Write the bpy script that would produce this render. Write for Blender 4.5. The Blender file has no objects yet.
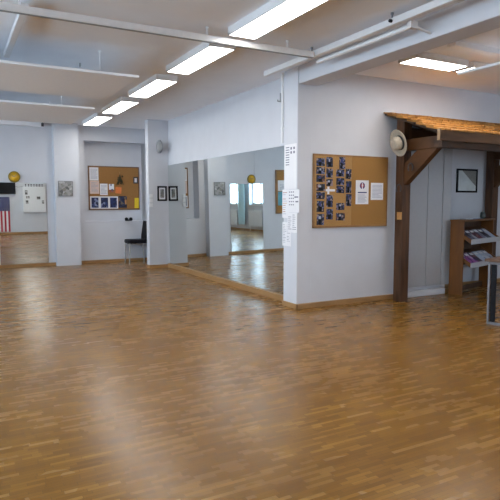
import bpy, bmesh, math, random
from mathutils import Vector, Matrix
random.seed(7)
C = bpy.context.scene.collection
sc = bpy.context.scene
PI = math.pi

# ------------------------------------------------------------------ camera
cam = bpy.data.cameras.new('camera'); cam.sensor_width = 36; cam.lens = 36*547/500
cam.clip_start = 0.02; cam.clip_end = 200
co = bpy.data.objects.new('camera', cam); C.objects.link(co)
co.location = (0, 0, 1.35)
co.rotation_euler = (PI/2-math.atan(48/547), 0, -math.atan(299/math.hypot(547, 48)))
sc.camera = co
# ------------------------------------------------------------------ daylight, exposure
DAY = 10.6          # sky seen through the windows
LAMP = 10.0        # fluorescent diffusers
LAMP_R = 13.5      # warmer ones in the side room
world = bpy.data.worlds.new('sky'); sc.world = world; world.use_nodes = True
bg = world.node_tree.nodes['Background']
bg.inputs[0].default_value = (0.70, 0.82, 1.0, 1); bg.inputs[1].default_value = DAY
sc.view_settings.view_transform = 'Standard'; sc.view_settings.look = 'None'
sc.view_settings.gamma = 1; sc.view_settings.use_curve_mapping = False
sc.view_settings.exposure = 0.6
sc.cycles.max_bounces = 10; sc.cycles.diffuse_bounces = 6; sc.cycles.glossy_bounces = 6
sc.cycles.transparent_max_bounces = 12; sc.cycles.caustics_reflective = False; sc.cycles.caustics_refractive = False
WIN_X = -3.2
WIN_Y = [-1.9, 0.3, 2.5, 4.7, 6.9, 9.1, 11.1]
WIN_W, WIN_Z0, WIN_Z1 = 1.35, 1.08, 2.6
ADDED_WIN = [6.8]  # assumed window out of view, added to bring daylight into the side room
for wx in ADDED_WIN:
    l = bpy.data.lights.new('window_portal', 'AREA'); l.shape = 'RECTANGLE'
    l.size = WIN_W; l.size_y = WIN_Z1-WIN_Z0; l.cycles.is_portal = True
    o = bpy.data.objects.new('window_portal', l); C.objects.link(o)
    o.location = (wx, -0.78, (WIN_Z0+WIN_Z1)/2); o.rotation_euler = (PI/2, 0, 0)
for wy in WIN_Y:      # sampling portals in the window openings
    l = bpy.data.lights.new('window_portal', 'AREA'); l.shape = 'RECTANGLE'
    l.size = WIN_Z1-WIN_Z0; l.size_y = WIN_W; l.cycles.is_portal = True
    o = bpy.data.objects.new('window_portal', l); C.objects.link(o)
    o.location = (WIN_X-0.27, wy, (WIN_Z0+WIN_Z1)/2); o.rotation_euler = (0, -PI/2, 0)

# ------------------------------------------------------------------ materials
def nmat(name):
    m = bpy.data.materials.new(name); m.use_nodes = True
    nt = m.node_tree; return m, nt, nt.nodes['Principled BSDF']
def N(nt, t, **kw):
    n = nt.nodes.new(t)
    for k, v in kw.items(): setattr(n, k, v)
    return n
def ramp(nt, fac, stops):
    r = N(nt, 'ShaderNodeValToRGB'); el = r.color_ramp.elements
    while len(el) < len(stops): el.new(0.5)
    for e, (p, c) in zip(el, stops): e.position = p; e.color = (*c, 1)
    nt.links.new(fac, r.inputs[0]); return r.outputs[0]
def coords(nt, scale=(1, 1, 1), rot=(0, 0, 0)):
    t = N(nt, 'ShaderNodeTexCoord'); mp = N(nt, 'ShaderNodeMapping')
    mp.inputs['Scale'].default_value = scale; mp.inputs['Rotation'].default_value = rot
    nt.links.new(t.outputs['Object'], mp.inputs[0]); return mp.outputs[0]
def simple(name, col, rough=0.5, metal=0.0, var=0.06, scale=25, bump=0.0, spec=0.5):
    m, nt, b = nmat(name)
    nz = N(nt, 'ShaderNodeTexNoise'); nz.inputs['Scale'].default_value = scale; nz.inputs['Detail'].default_value = 3
    nt.links.new(coords(nt), nz.inputs['Vector'])
    a = tuple(max(0, c*(1-var)) for c in col); d = tuple(min(1, c*(1+var)) for c in col)
    nt.links.new(ramp(nt, nz.outputs['Fac'], [(0.3, a), (0.7, d)]), b.inputs['Base Color'])
    b.inputs['Roughness'].default_value = rough; b.inputs['Metallic'].default_value = metal
    b.inputs['Specular IOR Level'].default_value = spec
    if bump:
        bp = N(nt, 'ShaderNodeBump'); bp.inputs['Strength'].default_value = bump; bp.inputs['Distance'].default_value = 0.01
        nt.links.new(nz.outputs['Fac'], bp.inputs['Height']); nt.links.new(bp.outputs[0], b.inputs['Normal'])
    return m
def wood(name, c1, c2, rough=0.5, scale=(3, 3, 40), bump=0.15, spec=0.4):
    m, nt, b = nmat(name)
    nz = N(nt, 'ShaderNodeTexNoise'); nz.inputs['Scale'].default_value = 1; nz.inputs['Detail'].default_value = 5; nz.inputs['Distortion'].default_value = 0.6
    nt.links.new(coords(nt, scale), nz.inputs['Vector'])
    nt.links.new(ramp(nt, nz.outputs['Fac'], [(0.3, c1), (0.72, c2)]), b.inputs['Base Color'])
    b.inputs['Roughness'].default_value = rough; b.inputs['Specular IOR Level'].default_value = spec
    bp = N(nt, 'ShaderNodeBump'); bp.inputs['Strength'].default_value = bump; bp.inputs['Distance'].default_value = 0.004
    nt.links.new(nz.outputs['Fac'], bp.inputs['Height']); nt.links.new(bp.outputs[0], b.inputs['Normal'])
    return m
def emit(name, col, s):
    m, nt, b = nmat(name)
    b.inputs['Base Color'].default_value = (0.9, 0.9, 0.9, 1)
    b.inputs['Emission Color'].default_value = (*col, 1); b.inputs['Emission Strength'].default_value = s
    return m
def picture_mat(name, cols, scale=30, rough=0.35, w=1.0):
    """soft patchy print: several colours in blobs"""
    m, nt, b = nmat(name)
    v = N(nt, 'ShaderNodeTexVoronoi'); v.inputs['Scale'].default_value = scale; v.inputs['Randomness'].default_value = w
    oi = N(nt, 'ShaderNodeObjectInfo'); ad = N(nt, 'ShaderNodeVectorMath', operation='ADD')
    cb = N(nt, 'ShaderNodeCombineXYZ'); mu = N(nt, 'ShaderNodeMath', operation='MULTIPLY'); mu.inputs[1].default_value = 7
    nt.links.new(oi.outputs['Random'], mu.inputs[0])
    for i in range(3): nt.links.new(mu.outputs[0], cb.inputs[i])
    nt.links.new(coords(nt), ad.inputs[0]); nt.links.new(cb.outputs[0], ad.inputs[1]); nt.links.new(ad.outputs[0], v.inputs['Vector'])
    sp = N(nt, 'ShaderNodeSeparateColor'); nt.links.new(v.outputs['Color'], sp.inputs[0])
    st = [(i/len(cols), c) for i, c in enumerate(cols)]
    r = N(nt, 'ShaderNodeValToRGB'); r.color_ramp.interpolation = 'CONSTANT'; el = r.color_ramp.elements
    while len(el) < len(st): el.new(0.5)
    for e, (p, c) in zip(el, st): e.position = p; e.color = (*c, 1)
    nt.links.new(sp.outputs[0], r.inputs[0]); nt.links.new(r.outputs[0], b.inputs['Base Color'])
    b.inputs['Roughness'].default_value = rough
    return m

def parquet():
    m, nt, b = nmat('mosaic_parquet'); L = nt.links.new
    g = N(nt, 'ShaderNodeNewGeometry'); s = N(nt, 'ShaderNodeSeparateXYZ'); L(g.outputs['Position'], s.inputs[0])
    def M(op, a, c=None):
        n = N(nt, 'ShaderNodeMath', operation=op)
        for i, q in enumerate((a, c)):
            if q is None: continue
            if hasattr(q, 'node'): L(q, n.inputs[i])
            else: n.inputs[i].default_value = q
        return n.outputs[0]
    def wn(x, y):
        c = N(nt, 'ShaderNodeCombineXYZ'); L(x, c.inputs[0]); L(y, c.inputs[1])
        w = N(nt, 'ShaderNodeTexWhiteNoise', noise_dimensions='2D'); L(c.outputs[0], w.inputs['Vector']); return w.outputs['Value']
    v = M('DIVIDE', s.outputs[1], 0.0265); row = M('FLOOR', v)
    zero = N(nt, 'ShaderNodeValue').outputs[0]
    u = M('ADD', M('DIVIDE', s.outputs[0], 0.16), wn(row, zero)); col = M('FLOOR', u)
    r1 = wn(col, row)
    big = wn(M('FLOOR', M('DIVIDE', s.outputs[0], 0.37)), M('FLOOR', M('DIVIDE', s.outputs[1], 0.11)))
    t = M('ADD', M('MULTIPLY', r1, 0.75), M('MULTIPLY', big, 0.25))
    nz = N(nt, 'ShaderNodeTexNoise'); nz.inputs['Scale'].default_value = 1; nz.inputs['Detail'].default_value = 4
    mp = N(nt, 'ShaderNodeMapping'); mp.inputs['Scale'].default_value = (12, 120, 1); L(g.outputs['Position'], mp.inputs[0]); L(mp.outputs[0], nz.inputs['Vector'])
    t2 = M('ADD', t, M('MULTIPLY', M('SUBTRACT', nz.outputs['Fac'], 0.5), 0.25))
    base = ramp(nt, t2, [(0.0, (0.165, 0.072, 0.012)), (0.35, (0.215, 0.098, 0.016)), (0.65, (0.242, 0.114, 0.019)), (1.0, (0.36, 0.185, 0.038))])
    # joints
    fu, fv = M('FRACT', u), M('FRACT', v)
    j = M('MULTIPLY', M('GREATER_THAN', fv, 0.06), M('GREATER_THAN', fu, 0.012))
    mx = N(nt, 'ShaderNodeMix', data_type='RGBA'); L(j, mx.inputs[0])
    mx.inputs[6].default_value = (0.12, 0.058, 0.02, 1); L(base, mx.inputs[7]); L(mx.outputs[2], b.inputs['Base Color'])
    # worn lacquer: broad patches of gloss
    n2 = N(nt, 'ShaderNodeTexNoise'); n2.inputs['Scale'].default_value = 1.3; n2.inputs['Detail'].default_value = 3; L(g.outputs['Position'], n2.inputs['Vector'])
    L(M('ADD', M('MULTIPLY', n2.outputs['Fac'], 0.08), M('ADD', M('MULTIPLY', r1, 0.03), 0.21)), b.inputs['Roughness'])
    b.inputs['Specular IOR Level'].default_value = 0.24
    n3 = N(nt, 'ShaderNodeTexNoise'); n3.inputs['Scale'].default_value = 2.2; L(g.outputs['Position'], n3.inputs['Vector'])
    bp = N(nt, 'ShaderNodeBump'); bp.inputs['Strength'].default_value = 0.12; bp.inputs['Distance'].default_value = 0.004
    L(n3.outputs['Fac'], bp.inputs['Height']); L(bp.outputs[0], b.inputs['Normal'])
    return m

M_ = {}
M_['floor'] = parquet()
M_['wall'] = simple('white_plaster', (0.63, 0.645, 0.685), 0.75, var=0.02, scale=4, bump=0.05)
M_['ceil'] = simple('ceiling_plaster', (0.89, 0.93, 0.985), 0.9, var=0.02, scale=3, bump=0.05)
M_['panel'] = simple('ceiling_panel_paint', (0.92, 0.94, 0.97), 0.6, var=0.02)
M_['white'] = simple('white_paint', (0.78, 0.79, 0.80), 0.35, var=0.02)
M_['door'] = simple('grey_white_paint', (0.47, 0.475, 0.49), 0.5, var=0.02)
M_['alu'] = simple('satin_aluminium', (0.84, 0.83, 0.82), 0.3, 0.3, var=0.03)
M_['steel'] = simple('grey_steel', (0.19, 0.19, 0.205), 0.5, 0.3, var=0.05)
M_['chrome'] = simple('dull_chrome', (0.55, 0.54, 0.52), 0.25, 0.9, var=0.03)
M_['black'] = simple('black_plastic', (0.010, 0.010, 0.012), 0.6, var=0.2, spec=0.15)
M_['leather'] = simple('black_leatherette', (0.010, 0.009, 0.011), 0.5, var=0.3, scale=60, bump=0.08, spec=0.08)
M_['dark'] = simple('dark_grey_metal', (0.05, 0.05, 0.055), 0.5, var=0.1)
M_['grey'] = simple('grey_plastic', (0.26, 0.27, 0.28), 0.5, var=0.05)
M_['grille'] = simple('pale_grey_grille', (0.36, 0.37, 0.38), 0.7, var=0.1, scale=200)
M_['base'] = wood('baseboard_oak', (0.30, 0.16, 0.06), (0.42, 0.24, 0.10), 0.4, (3, 3, 30))
M_['timber'] = wood('dark_timber', (0.042, 0.018, 0.008), (0.12, 0.052, 0.020), 0.55, (14, 14, 2.2), 0.4)
M_['timberx'] = wood('dark_timber_along', (0.034, 0.016, 0.008), (0.095, 0.044, 0.018), 0.55, (2, 14, 14), 0.4)
M_['brace'] = wood('brown_timber', (0.052, 0.020, 0.006), (0.125, 0.050, 0.013), 0.5, (14, 3, 3), 0.4)
M_['fasciawood'] = wood('fascia_timber', (0.085, 0.04, 0.014), (0.17, 0.08, 0.03), 0.5, (2, 14, 14), 0.3)
M_['shingle'] = wood('larch_shingles', (0.25, 0.105, 0.02), (0.50, 0.24, 0.05), 0.6, (25, 3, 3), 0.5)
M_['endgrain'] = wood('cut_timber_end', (0.30, 0.19, 0.10), (0.45, 0.30, 0.17), 0.6, (20, 20, 20))
M_['rack'] = wood('rack_wood', (0.13, 0.046, 0.008), (0.21, 0.08, 0.014), 0.45, (9, 9, 1.5))
M_['rackdark'] = wood('rack_wood_dark', (0.05, 0.024, 0.012), (0.10, 0.05, 0.024), 0.5, (9, 9, 1.5))
M_['tabletop'] = wood('table_wood', (0.09, 0.045, 0.025), (0.17, 0.09, 0.05), 0.35, (2, 14, 14))
M_['cork'] = simple('cork', (0.36, 0.18, 0.045), 0.85, var=0.22, scale=90, bump=0.2)
M_['corkpale'] = simple('cork_pale', (0.43, 0.235, 0.075), 0.85, var=0.2, scale=90, bump=0.2)
M_['corkdark'] = simple('cork_back', (0.32, 0.155, 0.042), 0.85, var=0.22, scale=90, bump=0.2)
M_['frame'] = wood('board_frame', (0.24, 0.12, 0.04), (0.36, 0.19, 0.07), 0.45, (8, 8, 8))
M_['framed'] = wood('board_frame_dark', (0.14, 0.07, 0.035), (0.22, 0.12, 0.06), 0.45, (8, 8, 8))
M_['paper'] = simple('white_paper', (0.80, 0.80, 0.82), 0.7, var=0.01)
M_['pinkpaper'] = simple('pinkish_paper', (0.72, 0.55, 0.47), 0.7, var=0.04)
M_['orange'] = simple('orange_paper', (0.72, 0.20, 0.05), 0.7, var=0.08)
M_['yellow'] = simple('yellow_paper', (0.80, 0.58, 0.02), 0.6, var=0.06)
M_['ink'] = simple('dark_ink', (0.16, 0.16, 0.22), 0.7, var=0.1)
M_['greyink'] = simple('grey_ink', (0.40, 0.42, 0.50), 0.7, var=0.1)
M_['navyink'] = simple('navy_ink', (0.02, 0.03, 0.16), 0.6, var=0.1)
M_['redink'] = simple('red_ink', (0.35, 0.04, 0.06), 0.6, var=0.1)
M_['tan'] = simple('tan_plaque', (0.50, 0.26, 0.09), 0.5, var=0.1)
M_['straw'] = simple('pale_straw', (0.50, 0.43, 0.33), 0.8, var=0.12, scale=70, bump=0.4)
M_['clock'] = simple('amber_clock_face', (0.72, 0.42, 0.02), 0.4, var=0.12, scale=14)
M_['clockrim'] = simple('olive_clock_rim', (0.30, 0.22, 0.03), 0.4, var=0.1)
M_['flagred'] = simple('red_cloth', (0.42, 0.025, 0.05), 0.8, var=0.08)
M_['flagwhite'] = simple('white_cloth', (0.75, 0.73, 0.74), 0.8, var=0.03)
M_['flagblue'] = simple('navy_cloth', (0.025, 0.03, 0.13), 0.8, var=0.08)
M_['curtain'] = simple('pale_blue_curtain', (0.55, 0.74, 0.80), 0.85, var=0.05)
M_['radiator'] = simple('radiator_enamel', (0.74, 0.75, 0.76), 0.35, var=0.01)
M_['photo'] = picture_mat('dance_photo_print', [(0.007, 0.008, 0.015), (0.02, 0.025, 0.07), (0.05, 0.06, 0.18), (0.006, 0.007, 0.011), (0.16, 0.17, 0.28), (0.012, 0.015, 0.035), (0.30, 0.22, 0.20), (0.008, 0.008, 0.014)], 45)
M_['photowarm'] = picture_mat('warm_photo_print', [(0.015, 0.012, 0.02), (0.14, 0.05, 0.03), (0.03, 0.04, 0.12), (0.01, 0.01, 0.015), (0.28, 0.20, 0.20)], 34)
M_['poster'] = picture_mat('navy_poster_print', [(0.012, 0.018, 0.07), (0.02, 0.035, 0.13), (0.012, 0.018, 0.06), (0.03, 0.05, 0.16), (0.22, 0.26, 0.42), (0.015, 0.02, 0.08)], 26)
M_['posterdark'] = picture_mat('dark_flyer_print', [(0.01, 0.014, 0.05), (0.02, 0.03, 0.09), (0.012, 0.012, 0.03), (0.16, 0.12, 0.09)], 22)
M_['greyphoto'] = picture_mat('grey_photo_print', [(0.25, 0.25, 0.24), (0.16, 0.16, 0.15), (0.34, 0.33, 0.32), (0.10, 0.10, 0.10), (0.5, 0.5, 0.5), (0.22, 0.20, 0.18)], 16)
M_['dried'] = simple('dried_green_plant', (0.06, 0.05, 0.02), 0.8, var=0.4)
M_['dullred'] = simple('brick_red_card', (0.34, 0.10, 0.05), 0.7, var=0.1)
M_['teal'] = simple('teal_poster', (0.10, 0.34, 0.42), 0.6, var=0.2, scale=6)
M_['greenglass'] = simple('grey_green_glaze', (0.05, 0.065, 0.06), 0.2, var=0.1)
M_['magpurple'] = picture_mat('purple_cover', [(0.22, 0.06, 0.26), (0.36, 0.10, 0.34), (0.10, 0.05, 0.20), (0.5, 0.4, 0.55)], 18)
M_['magdark'] = picture_mat('dark_cover', [(0.02, 0.02, 0.035), (0.05, 0.05, 0.09), (0.03, 0.02, 0.03), (0.20, 0.20, 0.26)], 14)
M_['magred'] = picture_mat('maroon_cover', [(0.14, 0.03, 0.05), (0.05, 0.03, 0.05), (0.24, 0.12, 0.12), (0.03, 0.03, 0.06)], 14)
M_['maggrey'] = picture_mat('grey_cover', [(0.32, 0.34, 0.42), (0.20, 0.22, 0.30), (0.45, 0.47, 0.55), (0.08, 0.09, 0.14)], 14)
M_['magblue'] = picture_mat('pale_blue_cover', [(0.42, 0.50, 0.62), (0.50, 0.56, 0.66), (0.18, 0.24, 0.40), (0.6, 0.63, 0.68)], 9)
M_['lamp'] = emit('lamp_diffuser', (1.0, 0.97, 0.93), LAMP)
M_['lampr'] = emit('side_room_diffuser', (1.0, 0.93, 0.87), LAMP_R)

def mirror_mat():
    m = bpy.data.materials.new('mirror_silver'); m.use_nodes = True; nt = m.node_tree
    nt.nodes.remove(nt.nodes['Principled BSDF']); g = N(nt, 'ShaderNodeBsdfGlossy')
    g.inputs['Color'].default_value = (0.80, 0.85, 0.845, 1); g.inputs['Roughness'].default_value = 0.0
    nt.links.new(g.outputs[0], nt.nodes['Material Output'].inputs[0]); return m
M_['mirror'] = mirror_mat()
def pane_mat():
    m = bpy.data.materials.new('window_glass'); m.use_nodes = True; nt = m.node_tree
    nt.nodes.remove(nt.nodes['Principled BSDF'])
    t = N(nt, 'ShaderNodeBsdfTransparent'); t.inputs[0].default_value = (0.93, 0.97, 0.97, 1)
    g = N(nt, 'ShaderNodeBsdfGlossy'); g.inputs['Roughness'].default_value = 0.02
    mx = N(nt, 'ShaderNodeMixShader'); mx.inputs[0].default_value = 0.06
    nt.links.new(t.outputs[0], mx.inputs[1]); nt.links.new(g.outputs[0], mx.inputs[2]); nt.links.new(mx.outputs[0], nt.nodes['Material Output'].inputs[0]); return m
M_['glass'] = pane_mat()
def framed_glass():   # art behind glass: pale diagonal print
    m, nt, b = nmat('framed_print'); L = nt.links.new
    w = N(nt, 'ShaderNodeTexNoise'); w.inputs['Scale'].default_value = 5
    L(coords(nt), w.inputs['Vector'])
    L(ramp(nt, w.outputs['Fac'], [(0.35, (0.55, 0.60, 0.60)), (0.6, (0.68, 0.73, 0.73))]), b.inputs['Base Color'])
    b.inputs['Roughness'].default_value = 0.15; return m
M_['print'] = framed_glass()
M_['printdark'] = simple('framed_print_dark_corner', (0.27, 0.265, 0.25), 0.15, var=0.1)  # darker corner of the print

# ------------------------------------------------------------------ mesh helpers
class B:
    """collects shapes into one mesh; coordinates are world minus origin o"""
    def __init__(s, o=(0, 0, 0)): s.bm = bmesh.new(); s.o = Vector(o)
    def _fin(s, vs, mi):
        fs = {f for v in vs for f in v.link_faces}
        for f in fs: f.material_index = mi
        return s
    def box(s, x0, x1, y0, y1, z0, z1, mi=0, rot=None, bev=0):
        r = bmesh.ops.create_cube(s.bm, size=1)['verts']
        c = Vector(((x0+x1)/2, (y0+y1)/2, (z0+z1)/2))-s.o
        mt = Matrix.Translation(c) @ (rot.to_4x4() if rot else Matrix()) @ Matrix.Diagonal((abs(x1-x0), abs(y1-y0), abs(z1-z0), 1))
        bmesh.ops.transform(s.bm, matrix=mt, verts=r)
        s._fin(r, mi)
        if bev:
            es = list({e for v in r for e in v.link_edges})
            bmesh.ops.bevel(s.bm, geom=es, offset=bev, segments=2, affect='EDGES', profile=0.5)
        return s
    def cyl(s, p0, p1, r0, r1=None, n=16, mi=0):
        p0 = Vector(p0)-s.o; p1 = Vector(p1)-s.o; r1 = r0 if r1 is None else r1
        d = p1-p0; q = d.to_track_quat('Z', 'Y').to_matrix().to_4x4()
        r = bmesh.ops.create_cone(s.bm, cap_ends=True, segments=n, radius1=r0, radius2=r1, depth=d.length)['verts']
        bmesh.ops.transform(s.bm, matrix=Matrix.Translation((p0+p1)/2) @ q, verts=r); return s._fin(r, mi)
    def tube(s, pts, r, n=10, mi=0):
        pts = [Vector(p)-s.o for p in pts]; rings = []
        for i, p in enumerate(pts):
            d = (pts[min(i+1, len(pts)-1)]-pts[max(i-1, 0)]).normalized()
            a = d.orthogonal().normalized() if i == 0 else (rings_a-d*rings_a.dot(d)).normalized()
            rings_a = a; b = d.cross(a)
            rings.append([s.bm.verts.new(p+(a*math.cos(2*PI*k/n)+b*math.sin(2*PI*k/n))*r) for k in range(n)])
        for A, Bq in zip(rings, rings[1:]):
            for k in range(n):
                f = s.bm.faces.new((A[k], A[(k+1) % n], Bq[(k+1) % n], Bq[k])); f.material_index = mi; f.smooth = True
        f = s.bm.faces.new(rings[0][::-1]); f.material_index = mi
        f = s.bm.faces.new(rings[-1]); f.material_index = mi; return s
    def prism(s, poly, axis, a0, a1, mi=0):
        """poly: 2D points; axis 'x': (y,z), 'y': (x,z), 'z': (x,y)"""
        def P(u, v, a): return Vector({'x': (a, u, v), 'y': (u, a, v), 'z': (u, v, a)}[axis])-s.o
        A = [s.bm.verts.new(P(u, v, a0)) for u, v in poly]; Bv = [s.bm.verts.new(P(u, v, a1)) for u, v in poly]
        n = len(poly); fs = [s.bm.faces.new(A), s.bm.faces.new(Bv[::-1])]
        for k in range(n): fs.append(s.bm.faces.new((A[k], Bv[k], Bv[(k+1) % n], A[(k+1) % n])))
        for f in fs: f.material_index = mi
        bmesh.ops.recalc_face_normals(s.bm, faces=fs); return s
    def lathe(s, prof, c, ax=(0, 0, 1), n=32, mi=0, sx=1.0):
        """prof: (radius, height) along axis from c"""
        q = Vector(ax).to_track_quat('Z', 'Y').to_matrix(); c = Vector(c)-s.o; rings = []
        for r, h in prof:
            if r < 1e-6: rings.append([s.bm.verts.new(c+q @ Vector((0, 0, h)))])
            else: rings.append([s.bm.verts.new(c+q @ Vector((r*sx*math.cos(2*PI*k/n), r*math.sin(2*PI*k/n), h))) for k in range(n)])
        fs = []
        for A, D in zip(rings, rings[1:]):
            for k in range(n):
                a, b = A[k % len(A)], A[(k+1) % len(A)]; c2, d = D[(k+1) % len(D)], D[k % len(D)]
                vs = []
                for v in (a, b, c2, d):
                    if v not in vs: vs.append(v)
                if len(vs) > 2:
                    try: fs.append(s.bm.faces.new(vs))
                    except ValueError: pass
        for f in fs: f.material_index = mi; f.smooth = True
        bmesh.ops.recalc_face_normals(s.bm, faces=fs); return s
    def build(s, name, mats, parent=None, bevel=0.0, loc=None):
        me = bpy.data.meshes.new(name); s.bm.to_mesh(me); s.bm.free()
        for m in (mats if isinstance(mats, (list, tuple)) else [mats]): me.materials.append(M_[m] if isinstance(m, str) else m)
        o = bpy.data.objects.new(name, me); C.objects.link(o)
        o.location = s.o if parent is None else s.o-PO.get(parent.name, Vector())
        if parent is not None: o.parent = parent; PO[o.name] = s.o.copy()
        else: PO[o.name] = s.o.copy()
        if bevel:
            b = o.modifiers.new('bevel', 'BEVEL'); b.width = bevel; b.segments = 2; b.limit_method = 'ANGLE'
        return o
PO = {}
def thing(name, label, cat, loc=(0, 0, 0), group=None):
    o = bpy.data.objects.new(name, None); C.objects.link(o); o.location = loc; o.empty_display_size = 0.05
    PO[o.name] = Vector(loc); o['label'] = label; o['category'] = cat
    if group: o['group'] = group
    return o
def tag(o, label, cat, group=None):
    o['label'] = label; o['category'] = cat
    if group: o['group'] = group
    return o
def struct(o): o['kind'] = 'structure'; return o

H = 3.0; HB = 3.3
# ================================================================== SETTING
struct(B().box(-3.6, 9.3, -3.3, 13.4, -0.2, 0).build('floor', 'floor'))
struct(B().box(-3.6, 9.3, -3.3, 13.4, H, H+0.2).build('ceiling', 'ceil'))
# left wall with its window openings
w = B(); y = -3.3
w.box(WIN_X-0.3, WIN_X, -3.3, 13.4, 0, WIN_Z0); w.box(WIN_X-0.3, WIN_X, -3.3, 13.4, WIN_Z1, H)
for wy in WIN_Y:
    w.box(WIN_X-0.3, WIN_X, y, wy-WIN_W/2, WIN_Z0, WIN_Z1); y = wy+WIN_W/2
w.box(WIN_X-0.3, WIN_X, y, 13.4, WIN_Z0, WIN_Z1)
struct(w.build('wall_left', 'wall'))
for i, wy in enumerate(WIN_Y):
    o = (WIN_X-0.2, wy, WIN_Z0); a, b = wy-WIN_W/2, wy+WIN_W/2; x0, x1 = WIN_X-0.23, WIN_X-0.17
    f = B(o)
    for (p, q, r, s_) in ((a, a+0.06, WIN_Z0, WIN_Z1), (b-0.06, b, WIN_Z0, WIN_Z1), (a, b, WIN_Z0, WIN_Z0+0.06), (a, b, WIN_Z1-0.06, WIN_Z1), (wy-0.04, wy+0.04, WIN_Z0, WIN_Z1)):
        f.box(x0, x1, p, q, r, s_)
    wn = struct(f.build('window_%d' % (i+1), 'white'))
    B(o).box(WIN_X-0.203, WIN_X-0.197, a+0.05, b-0.05, WIN_Z0+0.05, WIN_Z1-0.05).build('pane', 'glass', wn)
    B(o).box(WIN_X-0.17, WIN_X+0.06, a-0.03, b+0.03, WIN_Z0-0.03, WIN_Z0).build('window_sill', 'white', wn)
# back wall: mirror bay, pilaster, board niche
w = B()
w.box(-3.6, 1.95, 12.2, 13.4, 0, H)
YN = 12.26; NX0, NX1, NZ0, NZ1 = 2.575, 3.95, 0.92, 2.68
w.box(1.95, NX0, YN, 13.4, 0, H); w.box(NX1, 9.3, YN, 13.4, 0, H)
w.box(NX0, NX1, YN, 13.4, 0, NZ0); w.box(NX0, NX1, YN, 13.4, NZ1, H); w.box(NX0, NX1, YN+0.33, 13.4, NZ0, NZ1)
struct(w.build('wall_back', 'wall'))
struct(B().box(1.92, 2.42, 12.04, 12.30, 0, H).build('trim_1', 'wall'))       # pilaster
# mirror wall and the square pillar at its far end
struct(B().box(3.95, 4.2, 6.0, 12.56, 0, H).build('wall_mirror_side', 'wall'))
struct(B().box(3.52, 3.95, 10.75, 10.92, 0, H).build('trim_2', 'wall', bevel=0.006))
# near pillar and beam over the opening
struct(B().box(3.78, 4.0, 5.718, 6.03, 0, H).build('trim_3', 'wall', bevel=0.008))
struct(B().box(3.78, 4.05, -0.5, 5.70, 2.785, H).build('trim_4', 'wall', bevel=0.008))
# board wall with the alcove under the canopy
AX = 6.47
w = B(); w.box(3.97, 5.45, 5.72, 6.4, 0, H); w.box(5.45, AX, 5.76, 6.4, 0, 2.2); w.box(5.45, 9.3, 5.72, 6.4, 2.2, H); w.box(AX, 9.3, 6.05, 6.4, 0, 2.2)
struct(w.build('wall_board_side', 'wall'))
struct(B().box(9.0, 9.3, -0.8, 6.4, 0, H).build('wall_right', 'wall'))
w = B(); x = 0.9
w.box(0.9, 9.3, -0.8, -0.5, 0, WIN_Z0); w.box(0.9, 9.3, -0.8, -0.5, WIN_Z1, H)
for wx in ADDED_WIN: w.box(x, wx-WIN_W/2, -0.8, -0.5, WIN_Z0, WIN_Z1); x = wx+WIN_W/2
w.box(x, 9.3, -0.8, -0.5, WIN_Z0, WIN_Z1); struct(w.build('wall_rear', 'wall'))
for i, wx in enumerate(ADDED_WIN):  # frame and pane of the added, unseen window
    o = (wx, -0.7, WIN_Z0); a, b = wx-WIN_W/2, wx+WIN_W/2; f = B(o)
    for (p, q, r, s_) in ((a, a+0.06, WIN_Z0, WIN_Z1), (b-0.06, b, WIN_Z0, WIN_Z1), (a, b, WIN_Z0, WIN_Z0+0.06), (a, b, WIN_Z1-0.06, WIN_Z1), (wx-0.04, wx+0.04, WIN_Z0, WIN_Z1)): f.box(p, q, -0.73, -0.67, r, s_)
    wn = struct(f.build('window_%d' % (i+8), 'white'))
    B(o).box(a+0.05, b-0.05, -0.703, -0.697, WIN_Z0+0.05, WIN_Z1-0.05).build('pane', 'glass', wn)
struct(B().box(0.9, 1.2, -3.3, -0.8, 0, H).build('wall_rear_return', 'wall'))
struct(B().box(-3.6, 1.2, -3.3, -3.0, 0, H).build('wall_rear_left', 'wall'))
# fitted white cupboard doors beside the post, on a white plinth
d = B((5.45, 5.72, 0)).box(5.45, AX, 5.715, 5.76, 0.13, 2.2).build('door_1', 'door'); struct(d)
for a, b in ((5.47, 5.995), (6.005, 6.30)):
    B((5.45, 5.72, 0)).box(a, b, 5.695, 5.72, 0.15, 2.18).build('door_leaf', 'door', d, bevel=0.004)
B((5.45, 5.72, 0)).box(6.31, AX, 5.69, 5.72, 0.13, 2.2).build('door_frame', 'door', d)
struct(B().box(5.45, 6.35, 5.64, 5.76, 0, 0.085).build('trim_5', 'wall', bevel=0.008))
# baseboards
bh, bt = 0.065, 0.018
b_ = B(); b_.box(-3.2, 1.92, 12.2-bt, 12.2, 0, bh); b_.box(2.42, 3.95, YN-bt, YN, 0, bh); struct(b_.build('baseboard_back', 'base', bevel=0.003))
b_ = B(); b_.box(3.52, 3.95, 10.75-bt, 10.75, 0, bh); b_.box(3.52-bt, 3.52, 10.75-bt, 10.92, 0, bh); struct(b_.build('baseboard_pillar', 'base', bevel=0.003))
struct(B().box(3.90, 3.95, 6.03, 10.74, 0, 0.082).build('baseboard_mirror', 'base', bevel=0.003))
b_ = B(); b_.box(3.78-bt, 3.78, 5.70-bt, 6.03, 0, bh); b_.box(3.78-bt, 5.45, 5.70-bt, 5.72, 0, bh); struct(b_.build('baseboard_board_side', 'base', bevel=0.003))
b_ = B(); b_.box(6.35, AX, 5.68, 5.76, 0, bh); b_.box(AX, 9.0, 6.05-bt, 6.05, 0, bh); struct(b_.build('baseboard_alcove', 'base', bevel=0.003))
struct(B().box(0.9, 9.0, -0.5, -0.5+bt, 0, 0.09).build('baseboard_rear', 'base', bevel=0.003))
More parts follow.
